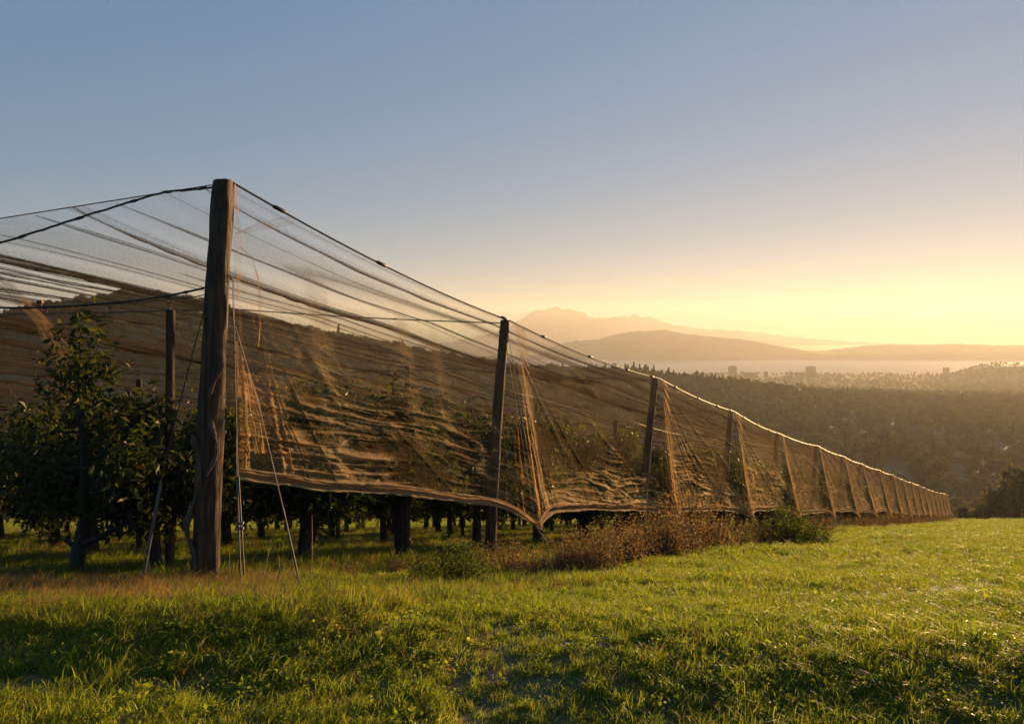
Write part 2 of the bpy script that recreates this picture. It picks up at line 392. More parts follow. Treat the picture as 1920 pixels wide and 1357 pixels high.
# ---------------------------------------------------------------- posts
ORD = ['first', 'second', 'third', 'fourth', 'fifth', 'sixth', 'seventh', 'eighth', 'ninth', 'tenth', 'eleventh', 'twelfth', 'thirteenth', 'fourteenth', 'fifteenth', 'sixteenth', 'seventeenth', 'eighteenth', 'nineteenth', 'twentieth']
def log_mesh(base, top, r0, r1, seg=18, n=26, wob=.2, bow=0.0, seed=0):
    g = np.random.default_rng(seed); t = np.linspace(0, 1, n)[:, None]
    p = base+(top-base)*t; p[:, 0] += bow*np.sin(t[:, 0]*math.pi)+.012*fbm(t[:, 0]*6, seed, 3)
    rad = r0+(r1-r0)*t[:, 0]+.006*fbm(t[:, 0]*9, seed+5, 2)
    a = np.arange(seg)/seg*2*math.pi
    rr = rad[:, None]*(1+wob*fbm(np.cos(a)[None]*1.5+seed, np.sin(a)[None]*1.5+t*3, 5, 3)+.05*vn(a[None]*4+seed, t*5, 7))
    V = np.stack([p[:, 0][:, None]+rr*np.cos(a), p[:, 1][:, None]+rr*np.sin(a), p[:, 2][:, None]+0*rr], -1)
    mb = MB(); mb.add(V.reshape(-1, 3), grid_faces(n, seg, True))
    inn = p[-1]+(V[-1]-p[-1])*.82+np.array([0, 0, .012])
    mb.add(np.concatenate([V[-1], inn]), grid_faces(2, seg, True))
    mb.add(np.concatenate([inn, [p[-1]+np.array([0, 0, .014])]]), [[k, (k+1) % seg, seg] for k in range(seg)])
    return mb
for k in range(NP):
    b = BASE[k]-np.array([0, 0, .25]); tp = TOP[k]
    lab = ('thick rough corner post, tallest and nearest, dark against the blue sky' if k == 0 else
           '%s tall log post from the left along the outer edge of the net' % ORD[k] if k < NP-1 else
           'farthest edge post, where the row of net ends above the meadow')
    r = empty('wooden_post', BASE[k], lab, 'post', 'posts along the outer edge of the net')
    big = k == 0
    o = link('shaft', log_mesh(b-BASE[k], tp-BASE[k], .118 if big else .098, .112 if big else .075, 28 if big else 14, 70 if big else 16, .42 if big else .22, -.03, k*7+1).mesh('shaft', M['post']), r)
    if k < 8:
        wm = MB()
        for j in range(4 if big else 2):
            h = (3.05+.018*j) if big else (tp-BASE[k])[2]-.16-.02*j
            f = h/(tp-BASE[k])[2]; cc = (tp-BASE[k])*f
            a = np.linspace(0, 2*math.pi, 17); rd = .128 if big else .088
            wm.tube(np.stack([cc[0]+rd*np.cos(a), cc[1]+rd*np.sin(a), cc[2]+.01*np.sin(a+j)], -1), .004, 5, False)
        link('wire_wrap', wm.mesh('wire_wrap', M['steel']), r)
    if big:
        # bunched net twisted down the camera side of the corner post
        for (x0, r_, z1, z0, sgn) in ((-.10, .022, 1.5, .1, -1), (.05, .018, 2.3, 1.1, 1)):
            n = 70; t_ = np.linspace(0, 1, n); zz = z1+(z0-z1)*t_
            ax = (tp-BASE[0])[0]*zz/(tp-BASE[0])[2]
            p = np.stack([ax+x0+.05*np.sin(t_*9+sgn), -.13+.02*np.sin(t_*17), zz], -1)
            mb = MB(); mb.tube(p, r_*(1+.35*np.sin(t_*23)+.3*vn(t_*40, sgn, 3)), 12, True, .6)
            link('bunched_net', mb.mesh('bunched_net', m_plain('old_bunched_net', (.10, .065, .045), .9) if 'bn' not in M else M['bn'], True), r)
            M['bn'] = bpy.data.materials['old_bunched_net']

# shorter poles standing in the tree rows, with a bent hook at the top
def row_pole(x, y, h, label, hook=True, r=.055, g='shorter poles in the tree rows'):
    z = float(near_ground(x, y)); t0 = empty('row_pole', (x, y, z), label, 'pole', g)
    link('shaft', log_mesh(np.array([0, 0, -.2]), np.array([.01, 0, h]), r, r*.9, 12, 12, .12, 0, abs(int(x*10+y))).mesh('shaft', M['post']), t0)
    if hook:
        mb = MB(); mb.tube([(0, 0, h-.02), (0, 0, h+.04), (-.03, 0, h+.075), (.035, 0, h+.11), (.05, 0, h+.145), (.01, 0, h+.17), (-.05, 0, h+.165)], .009, 6)
        link('hook', mb.mesh('hook', M['hook']), t0)
    return np.array([x, y, z+h+.15])
hooks = []
for k, (pxx, yy) in enumerate([(318, 9.0), (763, 12.2), (1004, 16.5), (1154, 19.5), (1275, 24.3)]):
    x = (pxx-960)/1400*yy
    lab = ['bare pole with a bent wire hook just left of the corner post', 'hook-topped pole in the trees left of the second edge post', 'hook-topped pole right of the second edge post', 'hook-topped pole just left of the third edge post', 'hook-topped pole right of the third edge post'][k]
    hooks.append(row_pole(x, yy, 3.15, lab))
for k in range(10):
    yy = 28.5+k*4.4; row_pole(row_x(yy)-2.1, yy, 3.1, 'slim pole standing behind the net in the far part of the outer tree row', False)
for k, yy in enumerate([13.4, 17.4, 21.4, 25.6, 30]):
    row_pole(row_x(yy)-7.4 if k else -6.7, yy, 3.15, 'pale short pole top showing between crowns far left' if k == 0 else 'slim pole standing deep in the second tree row', k == 0)
front_post = np.array([-9.2, 6.7, float(near_ground(-9.2, 6.7))])
r = empty('wooden_post', front_post, 'front post out at the far left that the top cable runs to', 'post')
link('shaft', log_mesh(np.array([0, 0, -.25]), np.array([-.1, 0, 2.75]), .1, .09, 14, 16).mesh('shaft', M['post']), r)

# ---------------------------------------------------------------- cables
def cable(pts, rad, mat, label, cat='cable', name='support_cable', sag=0.0, group=None, n=24, knots=0, wob=0.0):
    P = []
    for a, b in zip(pts[:-1], pts[1:]):
        t_ = np.linspace(0, 1, n)[:, None]; p = np.asarray(a)+(np.asarray(b)-np.asarray(a))*t_
        p[:, 2] -= 4*sag*(t_*(1-t_))[:, 0]; P.append(p[:-1] if b is not pts[-1] else p)
    P = np.concatenate(P)
    if wob: P[1:-1, 2] += wob*fbm(np.arange(len(P)-2)*.7, P[0, 0], 3)
    o0 = P[0].copy(); mb = MB(); mb.tube(P-o0, rad, 6)
    for k in range(knots):
        i = int((k+.7)/knots*(len(P)-2)); p = P[i]-o0; q_ = P[i+1]-o0; d = (q_-p)/np.linalg.norm(q_-p)
        mb.tube([p-d*.04, p, p+d*.04], [rad*1.1, rad*1.6, rad*1.1], 6)
    return tag(link(name, mb.mesh(name, mat), None, o0), label, cat, group)
cable([TOP[0]+np.array([-.1, 0, -.05]), px(300, 362, 7.4), px(0, 455, 6.9), front_post+np.array([-.1, 0, 2.72])], .011, M['steel'], 'thick dark cable slanting from the top of the corner post down to the left', knots=9, wob=.012)
# the ridge cable along the tops of the edge posts
eave = MB()
for k in range(NP-1):
    a, b = TOP[k]+OUT*.09, TOP[k+1]+OUT*.09
    t_ = np.linspace(0, 1, 20)[:, None]; p = a+(b-a)*t_; p[:, 2] -= 4*(.10 if k < 2 else .07)*(t_*(1-t_))[:, 0]
    eave.tube(p-TOP[0], .011, 6)
ec = tag(link('eave_cable', eave.mesh('eave_cable', M['steel']), None, TOP[0]), 'long dark cable strung over the tops of all edge posts, carrying the net', 'cable')
for k in range(1, 12):
    t1 = TOP[k].copy(); a = t1+np.array([0, 0, -.04]); b = t1+np.array([-4.5, .2, .2]); c2 = t1+np.array([-9, .3, .12]); d = t1+np.array([-17, .5, .1])
    cable([a, b, c2, d], .010 if k < 3 else .008, M['steel'], 'dark cross cable running left from the top of the %s edge post' % ORD[k], sag=.03, group='cross cables under the net roof', knots=5 if k < 3 else 0)
cable([TOP[0]+np.array([-.08, 0, -1.05]), px(230, 566, 8.3), px(0, 577, 8.3), px(-400, 600, 8.3)], .012, M['steel'], 'double dark cable leaving the corner post to the left halfway up, hung with hooks', sag=.02, knots=6)
cable([TOP[0]+np.array([-.08, .05, -1.1]), hooks[0], px(180, 568, 8.6), px(60, 572, 8.5)], .006, M['steel'], 'thin wire twisting round the thicker cable left of the corner post', sag=.03)
cable([hooks[0], hooks[1], hooks[2], hooks[3], hooks[4]], .006, M['steel'], 'thin wire strung over the hooks of the first row of short poles', sag=.06)
for h, nm in ((2.15, 'upper'), (1.4, 'lower')):
    for off, rn in ((2.0, 'outer'), (6.1, 'second')):
        pts = [np.array([row_x(y)-off, y, float(near_ground(row_x(y)-off, y))+h]) for y in (8.6, 13, 18, 24, 32, 44, 60)]
        cable(pts, .0045, M['steel'], '%s trellis wire stretched through the %s row of trees' % (nm, rn), 'wire', 'trellis_wire', sag=.03, group='trellis wires in the tree rows', n=10)
# stray hook on the cable
mb = MB(); mb.tube([(0, 0, .02), (.015, 0, -.02), (.0, 0, -.05), (.03, 0, -.09), (.07, 0, -.085), (.08, 0, -.055)], .007, 6); mb.tube([(-.03, 0, .02), (.03, 0, .025)], .02, 6)
tag(link('cable_hook', mb.mesh('cable_hook', M['hook']), None, px(75, 570, 8.3)), 'small rusty hook dangling from the cable at the far left', 'hook')

# anchors: rod in the ground, guy wire from the post
def V_of(k):
    d = .90 if k else .50; b = BASE[k]+OUT*d; g = float(near_ground(b[0], b[1]))
    b[2] = g+(.52 if k else 1.05); return b
for k in range(1, NP):
    v = V_of(k); a = BASE[k]+OUT*1.08; a[2] = float(near_ground(a[0], a[1]))
    t0 = empty('net_anchor', a, '%s ground anchor and guy wires along the net, holding its hem down' % ORD[k-1], 'anchor', 'anchors along the hem of the net')
    mb = MB(); mb.tube([(0, 0, -.1), (-.01, 0, .3), v-a+np.array([0, 0, -.03])], .010, 6); mb.tube([(0, 0, .02), (.012, 0, .035)], .03, 8)
    link('anchor_rod', mb.mesh('anchor_rod', M['steel']), t0)
    if k < 12:
        tp = TOP[k]-a
        for s_ in (-.03, .03):
            mb = MB(); mb.tube([v-a+np.array([s_, 0, 0]), tp*.98+np.array([s_, 0, -.1])], .005, 5); link('guy_wire', mb.mesh('guy_wire', M['galv']), t0)
a1 = px(452, 1088, 7.15); a1[2] = float(near_ground(a1[0], a1[1]))
t0 = empty('post_anchor', a1, 'twin galvanised anchor rods and wires straight down from the corner post', 'anchor')
for dx in (0, .07):
    mb = MB(); mb.tube([(dx*.6, 0, -.1), (-.04+dx*.2, 0, 1.05)], .009, 6); link('anchor_rod', mb.mesh('anchor_rod', M['galv']), t0)
    mb = MB(); mb.tube([(-.04+dx*.2, 0, 1.0), px(438-dx*40, 520, 7.45)-a1], .0038, 5); link('guy_wire', mb.mesh('guy_wire', M['galv']), t0)
mb = MB()
for dz in (.55, .6): mb.tube([(-.05, -.015, dz), (.03, -.015, dz+.01)], .014, 6)
link('clamp', mb.mesh('clamp', M['galv']), t0)
a2 = px(562, 1088, 7.0); a2[2] = float(near_ground(a2[0], a2[1]))
t0 = empty('post_anchor', a2, 'slanting anchor rod and rope right of the corner post, crossing the net', 'anchor')
mb = MB(); mb.tube([(.03, 0, -.1), px(530, 950, 7.1)-a2], .009, 6); link('anchor_rod', mb.mesh('anchor_rod', M['galv']), t0)
mb = MB(); mb.tube([px(530, 950, 7.1)-a2, px(485, 760, 7.2)-a2, px(441, 612, 7.5)-a2], .006, 5); link('guy_wire', mb.mesh('guy_wire', M['rope']), t0)
a3 = px(262, 1085, 7.3); a3[2] = float(near_ground(a3[0], a3[1]))
t0 = empty('post_anchor', a3, 'pale tilted anchor rod left of the corner post', 'anchor')
mb = MB(); mb.tube([(0, 0, -.1), px(302, 905, 7.3)-a3], .017, 8); link('anchor_rod', mb.mesh('anchor_rod', M['galv']), t0)
mb = MB(); mb.tube([px(302, 905, 7.3)-a3, px(325, 800, 7.4)-a3, px(388, 560, 7.6)-a3], .006, 5); link('guy_wire', mb.mesh('guy_wire', M['steel']), t0)

# ---------------------------------------------------------------- the net
net = empty('orchard_net', BASE[0], 'huge fine mesh net draped over the orchard, golden where the sun catches its folds', 'net')
def eave_pt(k, u):                      # point of the eave in bay k
    a, b = TOP[k]+OUT*.1, TOP[k+1]+OUT*.1
    p = a+(b-a)*u[..., None]; p[..., 2] -= 4*(.10 if k < 2 else .07)*u*(1-u); return p
def hem_pt(k, u):
    a, b = BASE[k], BASE[k+1]; L = np.linalg.norm(b-a); p = a+(b-a)*u[..., None]
    da = u*L; db = (1-u)*L
    if k == 0:
        h = 1.05+(.86-1.05)*u; d = .5+.25*u
        pull_a = np.zeros_like(u)
    else:
        h = .80+0*u; d = .68+0*u; pull_a = np.exp(-(da/.42))
    pull_b = np.exp(-(db/.50)**1.2)
    pull = np.maximum(pull_a, pull_b)
    h = h+(.52-h)*pull; d = d+(.90-d)*pull
    h = h+.03*vn(u*5+k*7, 0, 4)+(.10*float(vn(k*2.3, .2, 72))*np.sin(u*math.pi) if k > 1 else 0)
    q = p+OUT*d[..., None]; q[..., 2] = near_ground(q[..., 0], q[..., 1])+h
    return q
for k in range(NP-1):
    L = float(np.linalg.norm(BASE[k+1]-BASE[k])); H = 3.0
    nu = [420, 300, 220, 170, 130][k] if k < 5 else max(36, 110-6*(k-5)); nv = [330, 240, 180, 140, 110][k] if k < 5 else max(30, 90-5*(k-5))
    v, u = np.meshgrid(np.linspace(0, 1, nv), np.linspace(0, 1, nu), indexing='ij')
    a = eave_pt(k, u); b = hem_pt(k, u)
    P = a+(b-a)*v[..., None]
    U = u*L+k*31.0; W = v*H
    billow = -.06*np.sin(v*math.pi)*(np.sin(u*math.pi))**.6
    warp = .35*fbm(U*.5, W*.6, 40+k, 3)
    # long lengthwise creases, thicker towards the hem
    low = sst(.30, .95, v); c1 = ridge(vn(U*.28+warp, (W*2.6+U*.18+warp*1.6), 60+k)); c2 = ridge(vn(U*.6, W*7+warp*4, 70+k))
    lump = sst(-.3, .55, fbm(U*.7, W*1.5, 90+k, 4))
    c3 = ridge(vn(U*1.0+warp*3, W*15+warp*9, 75+k)); c4 = ridge(vn(U*1.6+warp*4, W*30+warp*14, 78+k))
    w1 = (.020*np.maximum(c1, 0)**2.2*(.2+low)+.019*np.maximum(c2, 0)**2*(.25+low)+.013*np.maximum(c3, 0)**2*(.3+low)+.007*np.maximum(c4, 0)**2*(.3+low))*(.25+lump)
    # crumple
    w2 = .010*fbm(U*6, W*18, 80+k, 4)*(.35+1.2*low)*(.3+lump)
    # diagonal tension creases from the post heads
    ang = (W+.15)/(u*L+.45); w4 = .018*np.maximum(ridge(vn(ang*7, U*.25, 100+k)), 0)**3*(1-low*.6)
    # gathers hanging between head and tie-down
    fa = u*L/(.10+.55*v); fb = (1-u)*L/(.06+.75*v)
    gat = lambda f, s: np.maximum(ridge(vn(f*6, v*1.3, s)), 0)**1.5*np.exp(-(f/1.0)**2)
    w3 = .045*(gat(fa, 120+k)+(gat(fb, 140+k) if True else 0))*(.25+v)
    disp = billow+w1+w2+w3+w4
    disp = disp*(1-sst(.97, 1, v)*.8)*sst(0, .03, v)
    P = P+OUT*disp[..., None]; P[..., 2] += -.25*(w1+w3)*.5
    # vertical strips where the cloth lies double
    strip = np.zeros_like(u)
    ctr = (.42+.22*float(vn(k*3.7, .5, 71))+.0*v)+.12*v+.0; strip += np.exp(-((u*L-ctr)/(.16))**4)*(k > 0)
    if k == 0: strip += .9*np.exp(-((u*L-1.05-.35*v)/.16)**4)*sst(.1, .35, v)+.8*np.exp(-((u*L-2.45-.5*v)/.13)**4)*sst(.1, .3, v)*sst(.95, .6, v)+.5*np.exp(-((u*L-3.1-.5*v)/.12)**4)*sst(.1, .3, v)*sst(.8, .5, v)
    top = (.22 if k == 0 else .40 if k == 1 else .65)
    cov = (top+(1-top)*sst(.05, .55 if k < 2 else .3, v))*(.42 if k < 3 else .55)+(1.7 if k == 0 else 1.1)*strip+1.5*low*sst(.65, .98, c1)*lump+2.4*(.2+low)*sst(.78, 1, c4)*lump+1.0*sst(.78, .95, v)*sst(-.1, .4, fbm(U*1.3, W*5, 95+k, 3))+1.3*(.2+2.8*low)*sst(.68, .97, c2)*lump+1.3*(.25+3.6*low)*sst(.74, .98, c3)*lump+.7*sst(.8, .97, v)*lump+.25*fbm(U*1.1, W*1.4, 33, 4)
    cov *= 1 if k < 1 else 1.15
    cov += .5*sst(.9, 1, gat(fb, 140+k)+gat(fa, 120+k))
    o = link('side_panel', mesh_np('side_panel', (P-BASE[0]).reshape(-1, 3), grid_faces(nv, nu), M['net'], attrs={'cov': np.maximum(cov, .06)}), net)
    # hem: the doubled strip along the lower edge, lying in two rolls
    us = np.linspace(0, 1, nu); hp = hem_pt(k, us); nr = 13; vv = np.linspace(0, 1, nr)[:, None]
    fold = .035*np.sin(vv*math.pi*2.5+.5)+.015*vn(us[None]*L*2, vv*3, 11+k)+.012*vn(us[None]*L*9, vv*6, 12+k)
    Q = hp[None]+OUT*(.03+fold)[..., None]+np.array([0, 0, 1.])*(.03+.125*(1-vv)+0*us[None]+.012*vn(us[None]*L*3, vv*2, 13+k)-.04)[..., None]
    pullk = np.exp(-((1-us)*L/.3)); 
    cv = .45+.75*sst(.0, .25, np.abs(np.sin(vv*math.pi*2+.4)))+.3*vn(us[None]*L*4, vv*5, 17)
    link('hem_band', mesh_np('hem_band', (Q-BASE[0]).reshape(-1, 3), grid_faces(nr, nu), M['hem'], attrs={'cov': np.broadcast_to(cv, Q.shape[:2])}), o)
    # clips on the cable
    if k < 9:
        for f in ((.17, .45, .72, .93) if k else (.12, .43, .97)):
            e = eave_pt(k, np.array([f]))[0]-BASE[0]; d = (TOP[k+1]-TOP[k]); d = d/np.linalg.norm(d); ln = .10 if k == 0 else .07
            mb = MB(); mb.tube([e-d*ln, e-d*ln*.6, e+d*ln*.6, e+d*ln], [.008, .024, .024, .008], 8); link('net_clip', mb.mesh('net_clip', M['steel']), net)
# roof: s along the rows, t to the left
ys = np.concatenate([np.linspace(7.6, 12, 90), np.linspace(12.1, 24, 120), np.linspace(24.3, 101, 130)])
ts = np.concatenate([np.linspace(0, 9, 560), np.linspace(9.03, 26, 420)])
Yg, Tg = np.meshgrid(ys, ts, indexing='ij')
yk = np.array([b[1] for b in BASE]); hk = np.array([t_[2] for t_ in TOP]); xk = np.array([t_[0] for t_ in TOP])
X0 = np.interp(Yg, yk, xk)+.08; Z0 = np.interp(Yg, yk, hk)
bay = np.interp(Yg, yk, np.arange(NP)); fr = bay-np.floor(bay)
sagb = 4*fr*(1-fr)
prof = np.interp(Tg, [0, 2.0, 4.2, 6.2, 8.3, 10.4, 12.5, 14.5, 17, 19, 21.5, 26], [0, .02, .18, -.05, .2, -.02, .2, 0, .2, 0, .15, -.2])
front = np.exp(-(Yg-7.6)/1.6)
tt = Tg*.93
wa = .5*fbm(Yg*.07, Tg*.3, 201, 3)
cA = ridge(vn(tt*1.55+wa, Yg*.03, 203)); cB = ridge(vn(tt*2.7+wa*2.5, Yg*.06, 204)); cC = ridge(vn(tt*5.5+wa*6, Yg*.12, 205)); cD = ridge(vn(tt*13+wa*12, Yg*.25, 206))
Zr = Z0+prof-sagb*.10*sst(0, 1.5, Tg)-sagb*(.10-.0)*(1-sst(0, 1.5, Tg))
sec = sst(-.35, .35, vn(Tg*1.1, Yg*.1, 211))
Zr = Zr-(.16*np.maximum(cA, 0)**6+.10*np.maximum(cB, 0)**5*(.3+sec)+.045*np.maximum(cC, 0)**4*sec+.014*np.maximum(cD, 0)**3*sec)*sst(0, .5, Tg)*(1-np.exp(-(Yg-7.6)/.5))
Zr -= front*(.15*np.minimum(Tg, 5)+(prof if True else 0))
cov = .5+.4*sst(-.2, .5, vn(Tg*1.6, Yg*.08, 212))+(1.2*sst(.55, .97, cB)+3.0*sst(.9, .99, cB))*(.45+sec)+1.5*sst(.7, .98, cA)+4.5*sst(.93, .995, cA)+2.2*sst(.86, 1, cC)*sec+1.0*sst(.85, 1, cD)*sec+.25*fbm(Tg*2, Yg*.7, 207)
cov *= 1-.25*sst(12, 30, Yg)
Vr = np.stack([X0-Tg, Yg+.03*Tg, Zr], -1)
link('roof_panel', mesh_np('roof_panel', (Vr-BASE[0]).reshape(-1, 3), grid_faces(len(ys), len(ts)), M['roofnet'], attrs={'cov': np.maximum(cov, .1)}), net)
# bunched folds of the roof net running down the rows
def roof_z(y, t_):
    iy = np.clip(np.interp(y, ys, np.arange(len(ys))), 0, len(ys)-1.001); it = np.clip(np.interp(t_, ts, np.arange(len(ts))), 0, len(ts)-1.001)
    a = iy.astype(int); b = it.astype(int); fa = iy-a; fb = it-b
    g_ = lambda A: (A[a, b]*(1-fb)+A[a, b+1]*fb)*(1-fa)+(A[a+1, b]*(1-fb)+A[a+1, b+1]*fb)*fa
    return g_(X0), g_(Zr)
gf = np.random.default_rng(15)
tl = [.75, 1.25, 1.7, 2.15, 2.5, 2.9, 3.15, 3.6, 3.9, 4.3, 4.75, 5.0, 5.5, 5.8, 6.3, 6.6, 7.1, 7.6, 7.9, 8.5, 9.1, 9.5, 10.2, 10.9, 11.6, 12.4, 13.2, 14.2, 15.4, 16.6, 18]
for k, t0_ in enumerate(tl):
    ya = 7.62 if gf.uniform() < .7 else gf.uniform(8, 11); yb = gf.uniform(18, 60)
    n = 150; y = ya+(yb-ya)*np.linspace(0, 1, n)**1.5
    tc = t0_+.16*fbm(y*.16, k*3.3, 301, 3)+.03*fbm(y*.9, k*2.1, 302, 2)+gf.uniform(-.012, .03)*(y-7.6)
    wv = gf.uniform(.012, .075)*(.5+.9*np.abs(fbm(y*.4, k*5.1, 303, 3)))*sst(0, 1.0, y-ya+.3)*sst(0, 5, yb-y)+.004
    xx, zz = roof_z(y, np.maximum(tc, .1))
    a_ = np.linspace(-1, 1, 5)[:, None]
    V = np.stack([(xx-tc)[None]+a_*wv[None], np.broadcast_to(y+.03*tc, (5, n)), zz[None]-.012-.35*wv[None]*(1-a_**2)], -1)
    link('net_fold', mesh_np('net_fold', (V-BASE[0]).reshape(-1, 3), grid_faces(5, n), M['roofnet'], attrs={'cov': (gf.uniform(1.8, 4.2)*(1+.3*fbm(y, k*2., 304, 2)))[None]*np.ones((5, 1))}), net)
# rope along the front edge of the roof
mb = MB(); mb.tube(Vr[0, ::6]-BASE[0], .006, 5); link('edge_rope', mb.mesh('edge_rope', M['steel']), net)
# gathered front curtain tied back at the far left, small flap at the corner post, torn strip
def sheet(name, pts_a, pts_b, nu, nv, amp, freq, covv, mat, parent=net, seed=0, cross=.0):
    A = np.array(pts_a, float); B = np.array(pts_b, float)
    tA = np.linspace(0, 1, len(A)); t_ = np.linspace(0, 1, nu)
    fa = np.stack([np.interp(t_, tA, A[:, i]) for i in range(3)], -1); fb = np.stack([np.interp(t_, np.linspace(0, 1, len(B)), B[:, i]) for i in range(3)], -1)
    v = np.linspace(0, 1, nv)[:, None]
    P = fa[None]*(1-v[..., None])+fb[None]*v[..., None]
    w_ = amp*np.sin(v*freq*2*math.pi+2*vn(t_[None]*3, v*2, seed))+amp*.6*vn(t_[None]*6, v*freq*3, seed+1)
    P[..., 1] += w_; P[..., 2] += cross*w_
    cv = covv*(1+.5*vn(t_[None]*5, v*freq*4, seed+2))
    return link(name, mesh_np(name, (P-BASE[0]).reshape(-1, 3), grid_faces(nv, nu), mat, attrs={'cov': cv}), parent)
sheet('tied_back_curtain', [px(-60, 500, 8.6), px(0, 540, 8.7), px(60, 600, 8.8), px(105, 680, 8.9)], [px(-60, 470, 8.6), px(20, 530, 8.7), px(85, 590, 8.8), px(150, 665, 9)], 60, 40, .06, 3, .5, M['net'], seed=3)
sheet('corner_flap', [px(441, 437, 7.5), px(490, 415, 7.7), px(541, 404, 8.0)], [px(441, 440, 7.5), px(500, 430, 7.7), px(560, 420, 8.1)], 50, 16, .02, 2, .8, M['net'], seed=5)
sheet('corner_flap', [px(441, 345, 7.55), px(452, 420, 7.5), px(458, 470, 7.5), px(446, 560, 7.5)], [px(441, 345, 7.5), px(441, 430, 7.5), px(441, 480, 7.5), px(441, 560, 7.5)], 50, 12, .02, 2, .7, M['net'], seed=6)
sheet('torn_strip', [px(448, 462, 7.3), px(470, 480, 7.3), px(483, 520, 7.3), px(485, 580, 7.3), px(484, 650, 7.3)], [px(450, 462, 7.3), px(472, 480, 7.3), px(485, 520, 7.3), px(492, 580, 7.3), px(485, 650, 7.3)], 70, 8, .015, 1.5, 1.3, M['net'], seed=8)
sheet('torn_strip', [px(460, 700, 7.1), px(462, 770, 7.1), px(480, 850, 7.1)], [px(470, 700, 7.1), px(490, 775, 7.1), px(500, 850, 7.1)], 60, 14, .03, 2, 1.6, M['net'], seed=9)
sheet('torn_strip', [px(441, 640, 7.25), px(442, 700, 7.2), px(443, 745, 7.2)], [px(444, 640, 7.25), px(455, 700, 7.2), px(452, 745, 7.2)], 40, 8, .02, 1, 1.6, M['net'], seed=10)

# ---------------------------------------------------------------- cherry trees
def make_tree(seed, H=2.75, nleaf=5200, spread=1.15):
    g = np.random.default_rng(seed); mb = MB(); tips = []
    n = 9; t_ = np.linspace(0, 1, n)
    lean = g.uniform(-.12, .12, 2)
    p = np.stack([lean[0]*t_*H*.5+.05*np.sin(t_*5+seed), lean[1]*t_*H*.5+.04*np.cos(t_*4), -.15+t_*(H*.93+.15)], -1)
    mb.tube(p, .085*(1-t_*.85)+.008, 9, True, .3)
    for k in range(15):
        f = g.uniform(.26, .9); i = f*(n-1); b = p[int(i)]+(p[min(n-1, int(i)+1)]-p[int(i)])*(i % 1)
        a = k*2.4+g.uniform(-.4, .4); L = spread*(1.05-f*.75)*g.uniform(.7, 1.15); up = g.uniform(.15, .75)
        e = [b+np.array([math.cos(a)*L*s, math.sin(a)*L*s, L*up*s*(1.2-.4*s)+.04*math.sin(s*7+k)]) for s in (0, .3, .6, 1)]
        mb.tube(e, np.array([.032, .024, .017, .006])*(1.2-f*.6), 6, True)
        tips += [e[1]*(1-s)+e[2]*s for s in (.3, .8)]+[e[2]*(1-s)+e[3]*s for s in (.2, .5, .8, 1.)]
        for j in range(3):
            s0 = e[1+j % 2]+(e[2+j % 2]-e[1+j % 2])*g.uniform(.2, .9); d = g.normal(size=3)*.28; d[2] = abs(d[2])*.7
            mb.tube([s0, s0+d*.6, s0+d+np.array([0, 0, -.03])], [.009, .006, .003], 4, True); tips += [s0+d*.5, s0+d]
    tips = np.array(tips); tips = np.concatenate([tips, p[5:]])
    c = tips[g.integers(0, len(tips), nleaf)]+g.normal(size=(nleaf, 3))*np.array([.15, .15, .14])
    return mb.mesh('trunk', M['bark']), leaf_mesh(c, g.uniform(.08, .165, nleaf), g, M['leaf'], .42, .3, .7, 'crown')
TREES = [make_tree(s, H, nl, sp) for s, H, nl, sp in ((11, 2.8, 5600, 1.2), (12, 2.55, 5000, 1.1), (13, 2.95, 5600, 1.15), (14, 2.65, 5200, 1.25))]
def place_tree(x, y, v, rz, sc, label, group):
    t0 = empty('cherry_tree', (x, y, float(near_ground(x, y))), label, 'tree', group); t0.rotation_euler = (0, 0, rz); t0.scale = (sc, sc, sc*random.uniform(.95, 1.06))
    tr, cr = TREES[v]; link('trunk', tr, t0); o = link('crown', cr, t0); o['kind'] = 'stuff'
near_lab = {0: {0: 'leafy cherry tree nearest the camera, its crown just behind the corner post', 1: 'cherry tree in the outer row, just right of the corner post behind the net', 2: 'cherry tree behind the first net panel, just left of the second edge post', 3: 'cherry tree just right of the second edge post behind the net', 4: 'cherry tree in the middle of the second net panel'}}
bc = {}
for ri, off in enumerate((1.9, 6.0, 10.1, 14.2, 18.3, 22.4)):
    y = [8.9, 9.6, 10.4, 12, 14, 17][ri]; i = 0
    while y < [99, 92, 84, 76, 70, 64][ri]:
        x = row_x(y)-off+random.uniform(-.12, .12)
        lab = near_lab.get(ri, {}).get(i)
        if not lab:
            lab = ['outer row cherry tree seen dark through the net side', 'cherry tree in the second orchard row behind the outer one', 'cherry tree in the third orchard row, mostly hidden in shade', 'cherry tree in the fourth orchard row deep under the net', 'cherry tree in the fifth orchard row at the far left', 'cherry tree in the sixth and innermost orchard row at the far left'][ri]
            if ri and i < 10: lab = '%s cherry tree from the near end of the %s orchard row under the net' % (ORD[i], ORD[ri])
            if ri == 0:
                kk = max(0, int(np.searchsorted([b[1] for b in BASE], y))-1); bc[kk] = bc.get(kk, 0)+1
                lab = 'outer row cherry tree, %s behind the net past the %s edge post' % (['first', 'second', 'third', 'fourth'][bc[kk]-1], ORD[kk])
        place_tree(x, y, random.randrange(4), random.uniform(0, 6.3), random.uniform(.92, 1.06)*(1 if ri else 1.08 if i else .86), lab, 'cherry trees in rows under the net')
        y += random.uniform(1.75, 2.05) if y < 40 else random.uniform(2.4, 3.0); i += 1
